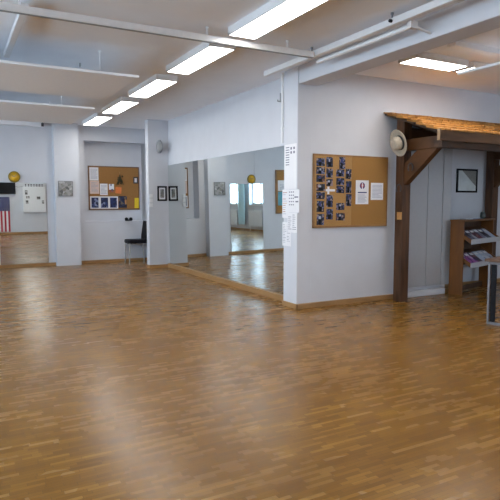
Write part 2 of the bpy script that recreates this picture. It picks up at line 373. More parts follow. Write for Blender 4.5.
struct(B().box(-3.2, -3.2+bt, -3.0, 12.2, 0, bh).build('baseboard_left', 'base', bevel=0.003))

# ================================================================== MIRRORS
TILT = 0.011
for (y0, y1, lab) in ((8.89, 10.70, 'tall frameless wall mirror panel touching the square far pillar'),
                      (7.065, 8.885, 'tall frameless wall mirror panel in the middle of the mirrored wall'),
                      (6.035, 7.06, 'tall frameless wall mirror panel touching the pillar with timetable sheets')):
    m = B((3.926, (y0+y1)/2, 1.08)).box(3.926, 3.932, y0, y1, 0.08, 2.095)
    m.box(3.932, 3.944, y0+0.05, y1-0.05, 1.2, 1.6, 1)
    o = m.build('wall_mirror', ['mirror', 'grey']); o.rotation_euler = (0, -TILT, 0); tag(o, lab, 'mirror', 'mirror panels of the long wall')
o = B((1.3, 12.19, 0.07)).box(0.84, 1.77, 12.184, 12.196, 0.07, 1.745).build('wall_mirror', ['mirror'])
tag(o, 'rectangular frameless mirror on the back wall below the yellow clock', 'mirror')

# ================================================================== CEILING LIGHTS
def ceiling_light(cx, cy, lx, ly, mat, label, group, zb=2.93):
    t = thing('ceiling_light', label, 'light', (cx, cy, zb), group)
    o = (cx, cy, zb)
    h = B(o); x0, x1, y0, y1 = cx-lx/2-0.012, cx+lx/2+0.012, cy-ly/2-0.012, cy+ly/2+0.012
    h.box(x0, x1, y0, y1, zb+0.02, H)
    h.box(x0, x0+0.012, y0, y1, zb-0.004, zb+0.02); h.box(x1-0.012, x1, y0, y1, zb-0.004, zb+0.02)
    h.box(x0, x1, y0, y0+0.012, zb-0.004, zb+0.02); h.box(x0, x1, y1-0.012, y1, zb-0.004, zb+0.02)
    h.build('light_housing', 'white', t)
    B(o).box(cx-lx/2, cx+lx/2, cy-ly/2, cy+ly/2, zb, zb+0.015).build('diffuser', mat, t)
    return t
LY = [(4.16, 'long fluorescent ceiling light nearest the camera, cut by the top edge of the view'),
      (5.845, 'fluorescent ceiling light just behind the cross rail, second nearest of the row'),
      (7.575, 'fluorescent ceiling light in the middle of the long row of five'),
      (9.30, 'fluorescent ceiling light second farthest in the long row'),
      (11.03, 'small looking fluorescent ceiling light farthest away, close to the back wall')]
LX = [2.525, 2.515, 2.545, 2.56, 2.585]
for (yy, lab), lx_ in zip(LY, LX): ceiling_light(lx_, yy, 0.27, 1.26, 'lamp', lab, 'row of ceiling lights in the hall')
for yy in (2.43, 0.70): ceiling_light(2.525, yy, 0.27, 1.26, 'lamp', 'added ceiling light continuing the hall row nearer than the frame shows', 'added hall ceiling lights out of frame')  # row continued out of view, added to even out the hall light
for yy in (-1.0, 2.43, 5.85, 9.3): ceiling_light(-1.75, yy, 0.27, 1.26, 'lamp', 'added unseen ceiling light over the window side of the hall', 'added window side ceiling lights')  # unseen second row, added to help light the hall
ceiling_light(4.96, 4.67, 0.80, 0.26, 'lampr', 'fluorescent ceiling light of the side room in front of the timber canopy', 'side room ceiling lights')
ceiling_light(5.87, 4.67, 0.80, 0.26, 'lampr', 'side room ceiling light mostly hidden above the hanging panel', 'side room ceiling lights')
for xx in (5.1,): ceiling_light(xx, 1.4, 0.80, 0.26, 'lampr', 'added unseen side room ceiling light beyond the right edge of the view', 'added side room lights out of frame')  # unseen lamp, added to brighten the side room

# ================================================================== HANGING CEILING PANELS
def panel(x0, x1, y0, y1, z, label, rods, thick=0.028):
    c = ((x0+x1)/2, (y0+y1)/2, z)
    t = thing('ceiling_panel', label, 'ceiling panel', c, 'hanging white ceiling panels')
    B(c).box(x0, x1, y0, y1, z, z+thick, bev=0.006).build('panel_board', 'panel', t)
    for rx, ry in rods:
        B(c).cyl((rx, ry, z+thick-0.01), (rx, ry, H), 0.004, n=8).cyl((rx, ry, H-0.012), (rx, ry, H), 0.012, n=12).build('hanger_rod', 'panel', t)
panel(-2.6, 1.86, 5.95, 7.42, 2.70, 'large white hanging ceiling panel, nearer of the two at upper left', ((1.5, 6.2), (1.5, 7.2), (-2, 6.2), (-2, 7.2)))
panel(-2.6, 1.90, 8.24, 10.04, 2.70, 'large white hanging ceiling panel farther back, towards the mirror wall end', ((1.5, 8.6), (1.5, 9.7), (-2, 8.6), (-2, 9.7)))
panel(4.80, 6.6, 2.3, 4.19, 2.70, 'white hanging ceiling panel at the right edge of the side room', ((5.25, 3.95), (5.25, 2.5), (6.3, 3.95), (6.3, 2.5)))
o = B((5.5, 4.1, 2.95)).box(4.6, 8.9, 4.05, 4.16, 2.945, 3.0, bev=0.005).build('boxed_strip', 'panel'); tag(o, 'flat strip on the side room ceiling above the hanging panel', 'strip')  # flat box strip along the ceiling
o = B((0, 12.1, 2.92)).box(-3.2, 1.72, 12.07, 12.2, 2.90, 2.985, bev=0.006).build('boxed_strip', 'panel'); tag(o, 'long added box standing for the shaded band atop the back wall', 'strip')  # box added where a band of shade lies under the ceiling
o = B((1.72, 12.06, 2.93)).box(1.69, 1.735, 12.02, 12.07, 2.895, 2.96).cyl((1.71, 12.03, 2.96), (1.71, 12.03, 3.0), 0.008).build('bracket', 'dark'); tag(o, 'small dark bracket at the end of the added back wall box', 'bracket')

# ================================================================== CEILING RAILS
t = thing('ceiling_rail', 'pale metal ceiling rail crossing the hall from left to right', 'rail', (1.0, 4.88, 2.90))
ro = (1.0, 4.88, 2.90)
B(ro).box(-3.1, 3.42, 4.865, 4.915, 2.865, 2.925, bev=0.006).build('track', 'alu', t)
B(ro).box(-3.1, 3.42, 4.875, 4.905, 2.861, 2.866).build('slot', 'grey', t)
for xx in (-1.2, 0.55, 2.2, 3.1): B(ro).cyl((xx, 4.89, 2.92), (xx, 4.89, 3.0), 0.007, n=8).cyl((xx, 4.89, 2.985), (xx, 4.89, 3.0), 0.014, n=12).build('hanger_rod', 'panel', t)
t = thing('ceiling_rail', 'white ceiling rail running along the beam above the near pillar', 'rail', (3.45, 3, 2.9))
ro = (3.45, 3, 2.9)
B(ro).box(3.43, 3.49, -0.4, 5.95, 2.885, 2.945, bev=0.006).build('track', 'white', t)
B(ro).cyl((3.56, 3.62, 2.865), (3.56, 5.0, 2.865), 0.020).build('tube', 'white', t)
for yy in (0.6, 2.2, 3.75, 4.97): B(ro).cyl((3.46, yy, 2.94), (3.46, yy, 3.0), 0.008, n=8).cyl((3.46, yy, 2.985), (3.46, yy, 3.0), 0.014, n=12).build('hanger_rod', 'steel', t)
for yy in (3.72, 4.93): B(ro).cyl((3.425, yy, 2.915), (3.40, yy, 2.915), 0.014, n=12).build('bolt', 'black', t)
B(ro).box(3.52, 3.60, 3.58, 3.63, 2.84, 2.90).cyl((3.58, 3.6, 2.86), (3.77, 3.6, 2.83), 0.012).build('end_bracket', 'alu', t)
t = thing('ceiling_rail', 'short pale ceiling rail at the upper left, meeting the cross rail', 'rail', (0.6, 5.6, 2.92)); ro = (0.6, 5.6, 2.92)
B(ro).box(0.565, 0.625, 4.92, 6.62, 2.91, 2.965, bev=0.006).build('track', 'white', t)
for yy in (5.1, 6.55): B(ro).cyl((0.595, yy, 2.96), (0.595, yy, 3.0), 0.012, n=8).build('hanger_rod', 'dark', t)
o = B((0.47, 6.75, 2.96)).box(0.44, 0.50, 6.66, 6.76, 2.965, 3.0, bev=0.004).cyl((0.47, 6.71, 2.945), (0.47, 6.71, 2.97), 0.012).build('ceiling_hook', 'dark'); tag(o, 'small dark fitting on the ceiling before the nearer hanging panel', 'hook')
o = B((1.42, 6.85, 2.96)).cyl((1.42, 6.85, 2.955), (1.42, 6.85, 3.0), 0.009, n=10).build('ceiling_hook', 'grey'); tag(o, 'tiny grey ceiling hook above the right end of the nearer hanging panel', 'hook')
# pipe on the near pillar, hook above the mirror
o = B((3.765, 6.02, 2.1)).cyl((3.765, 6.05, 2.1), (3.765, 6.05, 2.98), 0.017).box(3.75, 3.79, 6.03, 6.07, 2.93, 2.95).box(3.75, 3.79, 6.03, 6.07, 2.28, 2.30).build('wall_pipe', 'white'); tag(o, 'thin white vertical pipe on the upper corner of the near pillar', 'pipe')
o = B((3.94, 6.45, 2.75)).box(3.925, 3.95, 6.35, 6.375, 2.68, 2.80).cyl((3.93, 6.36, 2.69), (3.88, 6.36, 2.69), 0.008).cyl((3.885, 6.36, 2.69), (3.885, 6.36, 2.71), 0.008).build('wall_hook', 'grey'); tag(o, 'slim grey hook on the wall above the mirror beside the near pillar', 'hook')

# ================================================================== BACK WALL: CLOCK, PICTURES, BOARD
t = thing('wall_clock', 'round yellow wall clock directly above the back wall mirror', 'clock', (1.155, 12.17, 1.862)); o = (1.155, 12.17, 1.862)
B(o).lathe([(0.0, 0.0), (0.115, 0.0), (0.115, 0.022), (0.108, 0.034), (0.096, 0.034), (0.094, 0.024)], (1.155, 12.2, 1.862), (0, -1, 0), 40).build('rim', 'clockrim', t)
B(o).lathe([(0.0, 0.026), (0.096, 0.026), (0.096, 0.02)], (1.155, 12.2, 1.862), (0, -1, 0), 40).build('clock_face', 'clock', t)
for k in range(12):
    a = k*PI/6; c, s_ = math.cos(a), math.sin(a)
    B(o).cyl((1.155+0.072*c, 12.171, 1.862+0.072*s_), (1.155+0.086*c, 12.171, 1.862+0.086*s_), 0.004, n=6).build('hour_mark', 'clockrim', t)
B(o).cyl((1.155, 12.168, 1.862), (1.115, 12.168, 1.885), 0.005, n=6).build('hour_hand', 'ink', t)
B(o).cyl((1.155, 12.166, 1.862), (1.20, 12.166, 1.905), 0.004, n=6).build('minute_hand', 'ink', t)

def picture(name, label, cat, x0, x1, z0, z1, y, mats, fw=0.02, mat_w=0.0, depth=0.02):
    """framed picture on a wall that faces -y"""
    c = ((x0+x1)/2, y, (z0+z1)/2); t = thing(name, label, cat, c); f = B(c); ya = y-depth
    f.box(x0, x0+fw, ya, y, z0, z1); f.box(x1-fw, x1, ya, y, z0, z1); f.box(x0, x1, ya, y, z0, z0+fw); f.box(x0, x1, ya, y, z1-fw, z1)
    f.build('picture_frame', mats[0], t, bevel=0.002)
    if mat_w:
        B(c).box(x0+fw, x1-fw, ya+0.008, y, z0+fw, z1-fw).build('mount', mats[2], t)
    q = fw+mat_w
    B(c).box(x0+q, x1-q, ya+(0.006 if mat_w else 0.010), y, z0+q, z1-q).build('print', mats[1], t)
    return t, c
picture('picture', 'small grey photo print in a thin frame on the pilaster left of the cork board', 'picture', 1.982, 2.277, 1.475, 1.79, 12.03, ['steel', 'greyphoto'], 0.010)
t, c = picture('picture', 'small dark framed certificate on the square pillar above the chair', 'picture', 3.70, 3.90, 1.37, 1.675, 10.75, ['black', 'greyphoto', 'paper'], 0.034, 0.03)
g = B(c)
for k in range(5): g.box(3.755, 3.845, 10.7375, 10.741, 1.45+k*0.03, 1.468+k*0.03)
g.build('print_block', 'greyink', t)

# ---- pinned sheets
def sheet(name, label, cat, box, y, mat, group=None, lines=(), mats=(), tilt=0.0, thick=0.003):
    """flat paper on a wall facing -y; lines: (x0,x1,z0,z1,mi) fractions of the sheet"""
    x0, x1, z0, z1 = box; c = ((x0+x1)/2, y, (z0+z1)/2); w_, h_ = x1-x0, z1-z0
    b = B(c); b.box(x0, x1, y-thick, y, z0, z1)
    for (a, q, r, s_, mi) in lines: b.box(x0+a*w_, x0+q*w_, y-thick-0.0012, y-thick, z0+r*h_, z0+s_*h_, mi)
    o = b.build(name, [mat]+list(mats)); o.rotation_euler = (0, tilt, 0)
    return tag(o, label, cat, group)
def text(n, x0=0.12, x1=0.88, z0=0.1, z1=0.9, mi=1, seed=1):
    r = random.Random(seed); out = []; st = (z1-z0)/n
    for k in range(n):
        e = x1-(x1-x0)*r.choice((0, 0, 0.15, 0.35)); out.append((x0, e, z0+k*st+st*0.3, z0+k*st+st*0.65, mi))
    return out
# board in the niche
YB = YN+0.33
KN = (YB-0.025)/12.875
def nb(x0, x1, z0, z1): return (x0*KN, x1*KN, 1.35+(z0-1.35)*KN, 1.35+(z1-1.35)*KN)
t = thing('cork_board', 'cork notice board in the back wall niche above the black chair', 'notice board', (3.35, YB, 1.16))
o = (3.35, YB, 1.16); x0, x1, z0, z1 = nb(2.785, 3.985, 1.165, 2.18)
B(o).box(x0+0.02, x1-0.02, YB-0.024, YB, z0+0.02, z1-0.02).build('cork', 'corkdark', t)
f = B(o); f.box(x0, x0+0.025, YB-0.025, YB, z0, z1).box(x1-0.025, x1, YB-0.025, YB, z0, z1).box(x0, x1, YB-0.025, YB, z0, z0+0.025).box(x0, x1, YB-0.025, YB, z1-0.025, z1)
f.build('board_frame', 'framed', t, bevel=0.002)
yb = YB-0.0245
sheet('notice', 'white sheet at the upper left of the niche cork board', 'paper', nb(2.815, 3.02, 1.845, 2.145), yb, 'paper', None, text(9, seed=2), ['greyink'])
sheet('notice', 'pinkish sheet below the white one on the niche cork board', 'paper', nb(2.818, 3.03, 1.54, 1.838), yb, 'pinkpaper', None, text(8, seed=3), ['greyink'])
sheet('notice', 'blank looking pale sheet beside the pinkish one on the niche board', 'paper', nb(3.047, 3.225, 1.51, 1.775), yb, 'paper', None, text(7, seed=4), ['greyink'])
sheet('card', 'white and brick red card with dark print, middle of the niche board', 'card', nb(3.255, 3.375, 1.57, 1.77), yb, 'paper', None, [(0, 1, 0, 0.33, 1), (0.3, 0.55, 0.78, 1.0, 2), (0.45, 0.8, 0.12, 0.42, 2)], ['dullred', 'ink'])
sheet('notice', 'orange leaflet below the dried bouquet on the niche board', 'paper', nb(3.407, 3.55, 1.55, 1.70), yb, 'orange', tilt=0.08)
t = thing('poster', 'white edged strip of three navy posters along the bottom of the niche board', 'poster', (3.14, yb, 1.19)); o = (3.14, yb, 1.19)
q = nb(2.817, 3.463, 1.195, 1.48); B(o).box(q[0], q[1], yb-0.004, yb, q[2], q[3]).build('backing_sheet', 'paper', t)
for a, b in ((2.845, 3.005), (3.062, 3.228), (3.275, 3.435)): q = nb(a, b, 1.218, 1.452); B(o).box(q[0], q[1], yb-0.006, yb-0.004, q[2], q[3]).build('poster_print', 'poster', t)
sheet('flyer', 'dark navy flyer right of the white edged posters on the niche board', 'flyer', nb(3.475, 3.675, 1.212, 1.49), yb, 'posterdark', None, [(0.75, 0.95, 0.3, 0.7, 1)], ['tan'])
sheet('notice', 'bright yellow leaflet at the lower right of the niche cork board', 'paper', nb(3.86, 3.965, 1.205, 1.445), yb, 'yellow', tilt=0.03)
picture('picture', 'tiny dark framed picture at the right edge of the niche cork board', 'picture', *nb(3.84, 3.955, 1.79, 1.945), yb, ['dark', 'paper'], 0.028, 0, 0.012)
t = thing('dried_bouquet', 'dark dried bouquet hanging in the middle of the niche cork board', 'bouquet', (3.43, yb, 1.75)); o = (3.43, yb, 1.75)
g = B(o); rr = random.Random(5)
for k in range(26):
    a = rr.uniform(-0.9, 0.9); l = rr.uniform(0.1, 0.2); g.tube([(3.43, yb-0.02, 1.98), (3.43+math.sin(a)*l*0.25, yb-0.03, 1.95-l*0.5), (3.43+math.sin(a)*l*0.55, yb-rr.uniform(0.01, 0.05), 1.94-l)], 0.006, 5)
g.build('twigs', 'dried', t)
for k in range(12): B(o).lathe([(0, -0.02), (0.016, 0), (0, 0.02)], (3.43+rr.uniform(-0.06, 0.07), yb-rr.uniform(0.02, 0.05), 1.84+rr.uniform(-0.09, 0.11)), (0, 0, 1), 7).build('seed_head', 'dried', t)
B(o).tube([(3.43, yb-0.004, 2.03), (3.43, yb-0.02, 1.97)], 0.005, 6).build('string', 'tan', t)
# double hook under the board
t = thing('wall_hook', 'black double coat hook on the wall under the niche board', 'hook', (3.515, YN, 0.95)); o = (3.515, YN, 0.95)
B(o).box(3.445, 3.585, YN-0.015, YN, 0.925, 0.955, bev=0.003).build('hook_plate', 'black', t)
for xx in (3.465, 3.565): B(o).cyl((xx, YN-0.01, 0.94), (xx, YN-0.06, 0.955), 0.011).lathe([(0, -0.03), (0.03, -0.02), (0.042, 0), (0.03, 0.025), (0, 0.026)], (xx, YN-0.065, 0.965), (0, -1, 0.3), 14).build('peg', 'black', t)
# board on the back wall beyond the left edge (seen in the long mirror)
t = thing('cork_board', 'wooden framed notice board on the back wall, seen in the long mirror', 'notice board', (-0.1, 12.2, 0.97)); o = (-0.1, 12.2, 0.97)
B(o).box(-0.6, 0.45, 12.175, 12.2, 0.97, 2.1).build('board_frame', 'frame', t, bevel=0.003)
B(o).box(-0.56, 0.41, 12.17, 12.176, 1.0, 2.06).build('cork', 'cork', t)
sheet('notice', 'white sheet on the left hand board seen in the long mirror', 'paper', (-0.1, 0.39, 1.56, 1.83), 12.169, 'paper', None, text(6), ['greyink'])
sheet('poster', 'teal poster under the white sheet, seen in the long mirror', 'poster', (-0.1, 0.39, 1.18, 1.54), 12.169, 'teal')

# ================================================================== SQUARE PILLAR FITTINGS
t = thing('wall_speaker', 'grey oval speaker high on the square far pillar', 'speaker', (3.725, 10.75, 2.46)); o = (3.725, 10.75, 2.46)
B(o).box(3.70, 3.75, 10.68, 10.75, 2.42, 2.50).build('bracket', 'grey', t)
B(o).lathe([(0, 0.0), (0.10, 0.0), (0.135, 0.03), (0.135, 0.07), (0.11, 0.10), (0.095, 0.11)], (3.725, 10.70, 2.46), (0, -1, 0), 32, 0, 0.47).build('speaker_body', 'grey', t)
B(o).lathe([(0.095, 0.108), (0.06, 0.118), (0, 0.12)], (3.725, 10.70, 2.46), (0, -1, 0), 32, 0, 0.47).build('speaker_grille', 'grille', t)
for zz, nm in ((1.475, 'uppermost'), (1.38, 'middle one'), (1.285, 'lowest')):
    c = (3.565, 10.75, zz); t = thing('light_switch', 'small white wall switch at the left edge of the square pillar, %s of three' % nm, 'switch', c, 'switches on the square pillar')
    B(c).box(3.53, 3.60, 10.738, 10.75, zz-0.037, zz+0.037, bev=0.004).build('switch_plate', 'white', t)
    B(c).box(3.547, 3.583, 10.733, 10.74, zz-0.02, zz+0.02, bev=0.002).build('rocker', 'paper', t)

# ================================================================== CHAIR
cx, cy = 3.635, 12.035
t = thing('dining_chair', 'black upholstered dining chair with thin metal legs behind the square pillar', 'chair', (cx, cy, 0)); o = (cx, cy, 0)
B(o).box(3.405, 3.830, cy-0.195, cy+0.185, 0.43, 0.515, bev=0.025).build('seat', 'leather', t)
pr = [(3.795, 0.44), (3.845, 0.44), (3.855, 0.60), (3.870, 0.92), (3.855, 0.925), (3.805, 0.60)]
B(o).prism(pr, 'y', cy-0.185, cy+0.185).build('backrest', 'leather', t, bevel=0.012)
for yy in (cy-0.175, cy+0.19):
    B(o).cyl((3.435, yy, 0.435), (3.425, yy, 0), 0.013, n=12).cyl((3.425, yy, 0), (3.425, yy, 0.012), 0.017, n=12).build('leg', 'chrome', t)
    B(o).cyl((3.830, yy, 0.45), (3.875, yy, 0), 0.013, n=12).cyl((3.875, yy, 0), (3.875, yy, 0.012), 0.017, n=12).build('leg', 'chrome', t)
B(o).cyl((3.430, cy-0.175, 0.42), (3.430, cy+0.175, 0.42), 0.010, n=10).cyl((3.840, cy-0.175, 0.42), (3.840, cy+0.175, 0.42), 0.010, n=10).cyl((3.430, cy-0.175, 0.42), (3.830, cy-0.175, 0.42), 0.010, n=10).cyl((3.430, cy+0.175, 0.42), (3.830, cy+0.175, 0.42), 0.010, n=10).build('seat_frame', 'chrome', t)

# ================================================================== SHEETS ON THE NEAR PILLAR (face looks to -x)
def psheet(label, box, n, seed, off=0.0, cols=2, mats=('ink',), mat='paper'):
    y0, y1, z0, z1 = box; x = 3.78-off; c = (x, (y0+y1)/2, (z0+z1)/2); b = B(c); b.box(x-0.002, x, y0, y1, z0, z1)
    r = random.Random(seed); h_ = z1-z0; w_ = y1-y0
    for cc in range(cols):
        u0 = y1-w_*(0.08+cc*0.9/cols)
        for k in range(n):
            if r.random() < 0.12: continue
            zz = z1-h_*(0.10+0.82*k/n); l = w_*0.8/cols*r.uniform(0.45, 0.95)
            b.box(x-0.0032, x-0.002, u0-l, u0, zz-h_*0.2/n, zz, 1+(k+cc) % len(mats))
    o = b.build('timetable_sheet', [mat]+list(mats)); return tag(o, label, 'paper', 'sheets taped to the near pillar')
def half(label, box, rows, off):     # sheet whose writing fills only some rows
    y0, y1, z0, z1 = box; x = 3.78-off; c = (x, (y0+y1)/2, (z0+z1)/2); b = B(c); b.box(x-0.002, x, y0, y1, z0, z1)
    for (a, q, zz, hh) in rows:
        b.box(x-0.0032, x-0.002, y1-(y1-y0)*q, y1-(y1-y0)*a, z1-(z1-z0)*zz-hh, z1-(z1-z0)*zz, 1)
    o = b.build('timetable_sheet', ['paper', 'ink']); return tag(o, label, 'paper', 'sheets taped to the near pillar')
half('tall white timetable sheet topmost on the near pillar, lower half blank', (5.735, 6.01, 1.515, 2.075), [(0.1, 0.4, 0.06+0.055*k, 0.011) for k in range(8)]+[(0.5, 0.62, 0.07, 0.03), (0.74, 0.86, 0.07, 0.03), (0.5, 0.62, 0.16, 0.03), (0.74, 0.86, 0.16, 0.03)], 0.0)
psheet('narrow sheet with reddish and dark print at the left edge of the near pillar', (5.90, 6.06, 1.145, 1.51), 11, 12, 0.0, 1, ('dullred', 'greyink', 'tan'))
half('square white sheet with dots, sticking out over the near pillar right edge', (5.66, 5.935, 1.22, 1.505), [(0.15+0.16*i, 0.24+0.16*i, 0.08+0.14*k, 0.014) for k in range(5) for i in range(3)]+[(0.6, 0.9, 0.30, 0.016), (0.7, 0.92, 0.5, 0.016)], 0.004)
psheet('sheet with two rows of dots under the square one on the near pillar', (5.71, 5.93, 0.965, 1.215), 8, 14, 0.002, 2)
psheet('lowest timetable sheet on the near pillar with a column of lines', (5.85, 6.055, 0.785, 1.09), 12, 15, 0.0, 2, ('ink', 'greyink'))

# ================================================================== CORK BOARD OF PHOTOS
YW = 5.70
t = thing('cork_board', 'large cork board with a photo collage on the wall beside the timber post', 'notice board', (4.62, YW+0.02, 1.02)); o = (4.62, YW+0.02, 1.02)
x0, x1, z0, z1 = 4.01, 5.24, 1.02, 1.955
B(o).box(x0+0.02, 4.622, YW-0.0025, YW+0.02, z0+0.02, z1-0.02).build('cork_panel', 'corkpale', t)['label'] = 'paler left half of the cork'
B(o).box(4.624, x1-0.02, YW-0.003, YW+0.02, z0+0.02, z1-0.02).build('cork_panel', 'cork', t)['label'] = 'orange brown right half of the cork'
f = B(o); f.box(x0, x0+0.024, YW-0.0035, YW+0.02, z0, z1).box(x1-0.024, x1, YW-0.0035, YW+0.02, z0, z1).box(x0, x1, YW-0.0035, YW+0.02, z0, z0+0.024).box(x0, x1, YW-0.0035, YW+0.02, z1-0.024, z1)
f.build('board_frame', 'frame', t, bevel=0.002)
cols = [('leftmost', [(4.05, 4.18, 1.802, 1.901), (4.05, 4.182, 1.702, 1.789), (4.052, 4.183, 1.602, 1.689), (4.053, 4.185, 1.489, 1.577), (4.054, 4.186, 1.388, 1.476), (4.062, 4.176, 1.224, 1.363), (4.064, 4.178, 1.058, 1.198)]),
        ('second', [(4.203, 4.305, 1.793, 1.919), (4.205, 4.308, 1.661, 1.775), (4.207, 4.31, 1.553, 1.642), (4.211, 4.314, 1.286, 1.439), (4.213, 4.316, 1.126, 1.261)]),
        ('third', [(4.409, 4.506, 1.774, 1.927), (4.363, 4.492, 1.677, 1.768), (4.365, 4.494, 1.569, 1.658), (4.367, 4.496, 1.466, 1.560), (4.371, 4.501, 1.247, 1.337), (4.368, 4.511, 1.111, 1.208)]),
        ('rightmost', [(4.517, 4.607, 1.648, 1.777), (4.52, 4.611, 1.467, 1.622), (4.524, 4.614, 1.298, 1.454)])]
names = {7: ['topmost', 'second from the top', 'third from the top', 'the middle one', 'third from the bottom', 'second from the bottom', 'lowest'],
         5: ['topmost', 'second from the top', 'the middle one', 'second from the bottom', 'lowest'],
         6: ['topmost', 'second from the top', 'third from the top', 'third from the bottom', 'second from the bottom', 'lowest'], 3: ['topmost', 'the middle one', 'lowest']}
warm = {('leftmost', 2), ('leftmost', 3), ('second', 2), ('third', 5)}
rr = random.Random(9)
for cn, lst in cols:
    for k, bx in enumerate(lst):
        wm = (cn, k) in warm
        sheet('photo', '%s snapshot on the cork board, %s in the %s photo column' % ('reddish dark' if wm else 'dark blue', names[len(lst)][k], cn), 'photo', bx, YW-0.005, 'photowarm' if wm else 'photo', 'snapshots on the large cork board',
              [(0.32+rr.uniform(-.12, .12), 0.55, 0.55, 0.8, 1), (0.25, 0.6+rr.uniform(-.1, .15), 0.02, 0.5, 2)], [rr.choice(['navyink', 'greyink']), 'black'], rr.uniform(-0.04, 0.04), 0.0025)
b = B((4.27, YW-0.005, 1.50)); b.box(4.20, 4.345, YW-0.0085, YW-0.005, 1.485, 1.515).box(4.225, 4.255, YW-0.008, YW-0.005, 1.45, 1.545).cyl((4.30, YW-0.02, 1.50), (4.30, YW-0.005, 1.50), 0.012, n=10)
tag(b.build('paper_cutout', 'paper'), 'small white cross shaped cutout between the snapshots on the large cork board', 'paper')
# the two white sheets
t = thing('notice', 'white notice with a round dark emblem and blue headline on the cork board', 'paper', (4.795, YW-0.003, 1.32)); o = (4.795, YW-0.003, 1.32)
B(o).box(4.687, 4.904, YW-0.006, YW-0.003, 1.321, 1.636).build('sheet', 'paper', t)
g = B(o).cyl((4.795, YW-0.008, 1.565), (4.795, YW-0.005, 1.565), 0.043, n=28); g.build('emblem', 'navyink', t)
g = B(o).cyl((4.795, YW-0.009, 1.568), (4.795, YW-0.007, 1.568), 0.031, n=24, mi=0); g.cyl((4.795, YW-0.010, 1.568), (4.795, YW-0.0085, 1.568), 0.013, n=14, mi=1); g.box(4.787, 4.803, YW-0.0095, YW-0.007, 1.515, 1.60, 1); g.build('emblem_centre', ['redink', 'paper'], t)
B(o).box(4.722, 4.872, YW-0.0075, YW-0.005, 1.468, 1.482).build('headline', 'navyink', t)
g = B(o)
for k in range(7): g.box(4.72, 4.84+0.03*((k*5) % 3)/2, YW-0.0072, YW-0.005, 1.345+k*0.016, 1.352+k*0.016)
g.build('text_lines', 'greyink', t)
sheet('notice', 'plain white typed sheet at the right of the emblem notice on the cork board', 'paper', (4.945, 5.158, 1.378, 1.606), YW-0.003, 'paper', None, text(10, 0.1, 0.9, 0.12, 0.9, 1, 8), ['greyink'])

# ================================================================== TIMBER CANOPY
CX0, CX1 = 5.165, 8.9
t = thing('timber_canopy', 'dark timber porch canopy with shingled roof built against the side room wall', 'canopy', (6.8, 5.3, 0)); o = (6.8, 5.3, 0)
def slope(y): return 2.185+(y-4.70)/(5.72-4.70)*0.355     # top of the roof boards
rr = random.Random(3)
g = B(o); rows = 6
for r in range(rows):
    ya = 4.66+r*(5.715-4.66)/rows; x = CX0-0.01
    while x < CX1:
        wd = rr.uniform(0.07, 0.16); ya2 = ya+rr.uniform(-0.03, 0.03); yb2 = min(5.72, ya+0.28); x1 = min(x+wd, CX1)
        jx = rr.uniform(-0.03, 0.02) if x <= CX0 else 0
        lift = 0.045
        z_a, z_b = slope(ya2)+lift, slope(yb2)+0.012
        th = rr.uniform(0.014, 0.024)
        g.prism([(ya2, z_a), (yb2, z_b), (yb2, z_b-th), (ya2, z_a-th)], 'x', x+jx, x1-0.004)
        x = x1
g.build('roof_shingles', 'shingle', t)
g = B(o); g.prism([(4.70, slope(4.70)-0.002), (5.72, slope(5.72)-0.002), (5.72, slope(5.72)-0.027), (4.70, slope(4.70)-0.027)], 'x', CX0+0.02, CX1); g.build('roof_boards', 'timberx', t)
B(o).prism([(4.675, 2.20), (4.705, 2.20), (4.705, 2.08), (4.675, 2.08)], 'x', CX0-0.065, CX1).build('fascia', 'fasciawood', t, bevel=0.004)
B(o).prism([(4.665, 2.21), (4.705, 2.21), (4.705, 2.08), (4.675, 2.08)], 'x', CX0-0.083, CX0-0.065).build('fascia_end', 'endgrain', t)['label'] = 'pale cut end of the fascia'
B(o).box(CX0+0.06, CX1, 4.76, 4.88, 2.01, 2.13).build('header_beam', 'timberx', t, bevel=0.006)
for px, py in ((5.27, 5.44), (7.60, 5.86)):
    B(o).box(px, px+0.14, py, py+0.14, 0, 2.45 if py < 5.7 else 2.2).build('post', 'timber', t, bevel=0.006)
    f0 = py
    B(o).box(px+0.01, px+0.13, 4.78, f0+0.01, 2.02, 2.165).build('bracket_arm', 'brace', t, bevel=0.005)
    B(o).prism([(f0+0.005, 1.57), (f0-0.56, 2.025), (f0-0.22, 2.025), (f0+0.005, 1.86)], 'x', px+0.025, px+0.115).build('brace', 'brace', t, bevel=0.005)
for xx in (5.62, 6.3, 6.98, 8.3):
    B(o).prism([(4.72, slope(4.72)-0.028), (5.70, slope(5.70)-0.028), (5.70, slope(5.70)-0.12), (4.72, slope(4.72)-0.12)], 'x', xx, xx+0.07).build('rafter', 'timberx', t)
B(o).box(5.45, CX1, 5.62, 5.72, 2.22, 2.36).build('wall_plate', 'timberx', t)
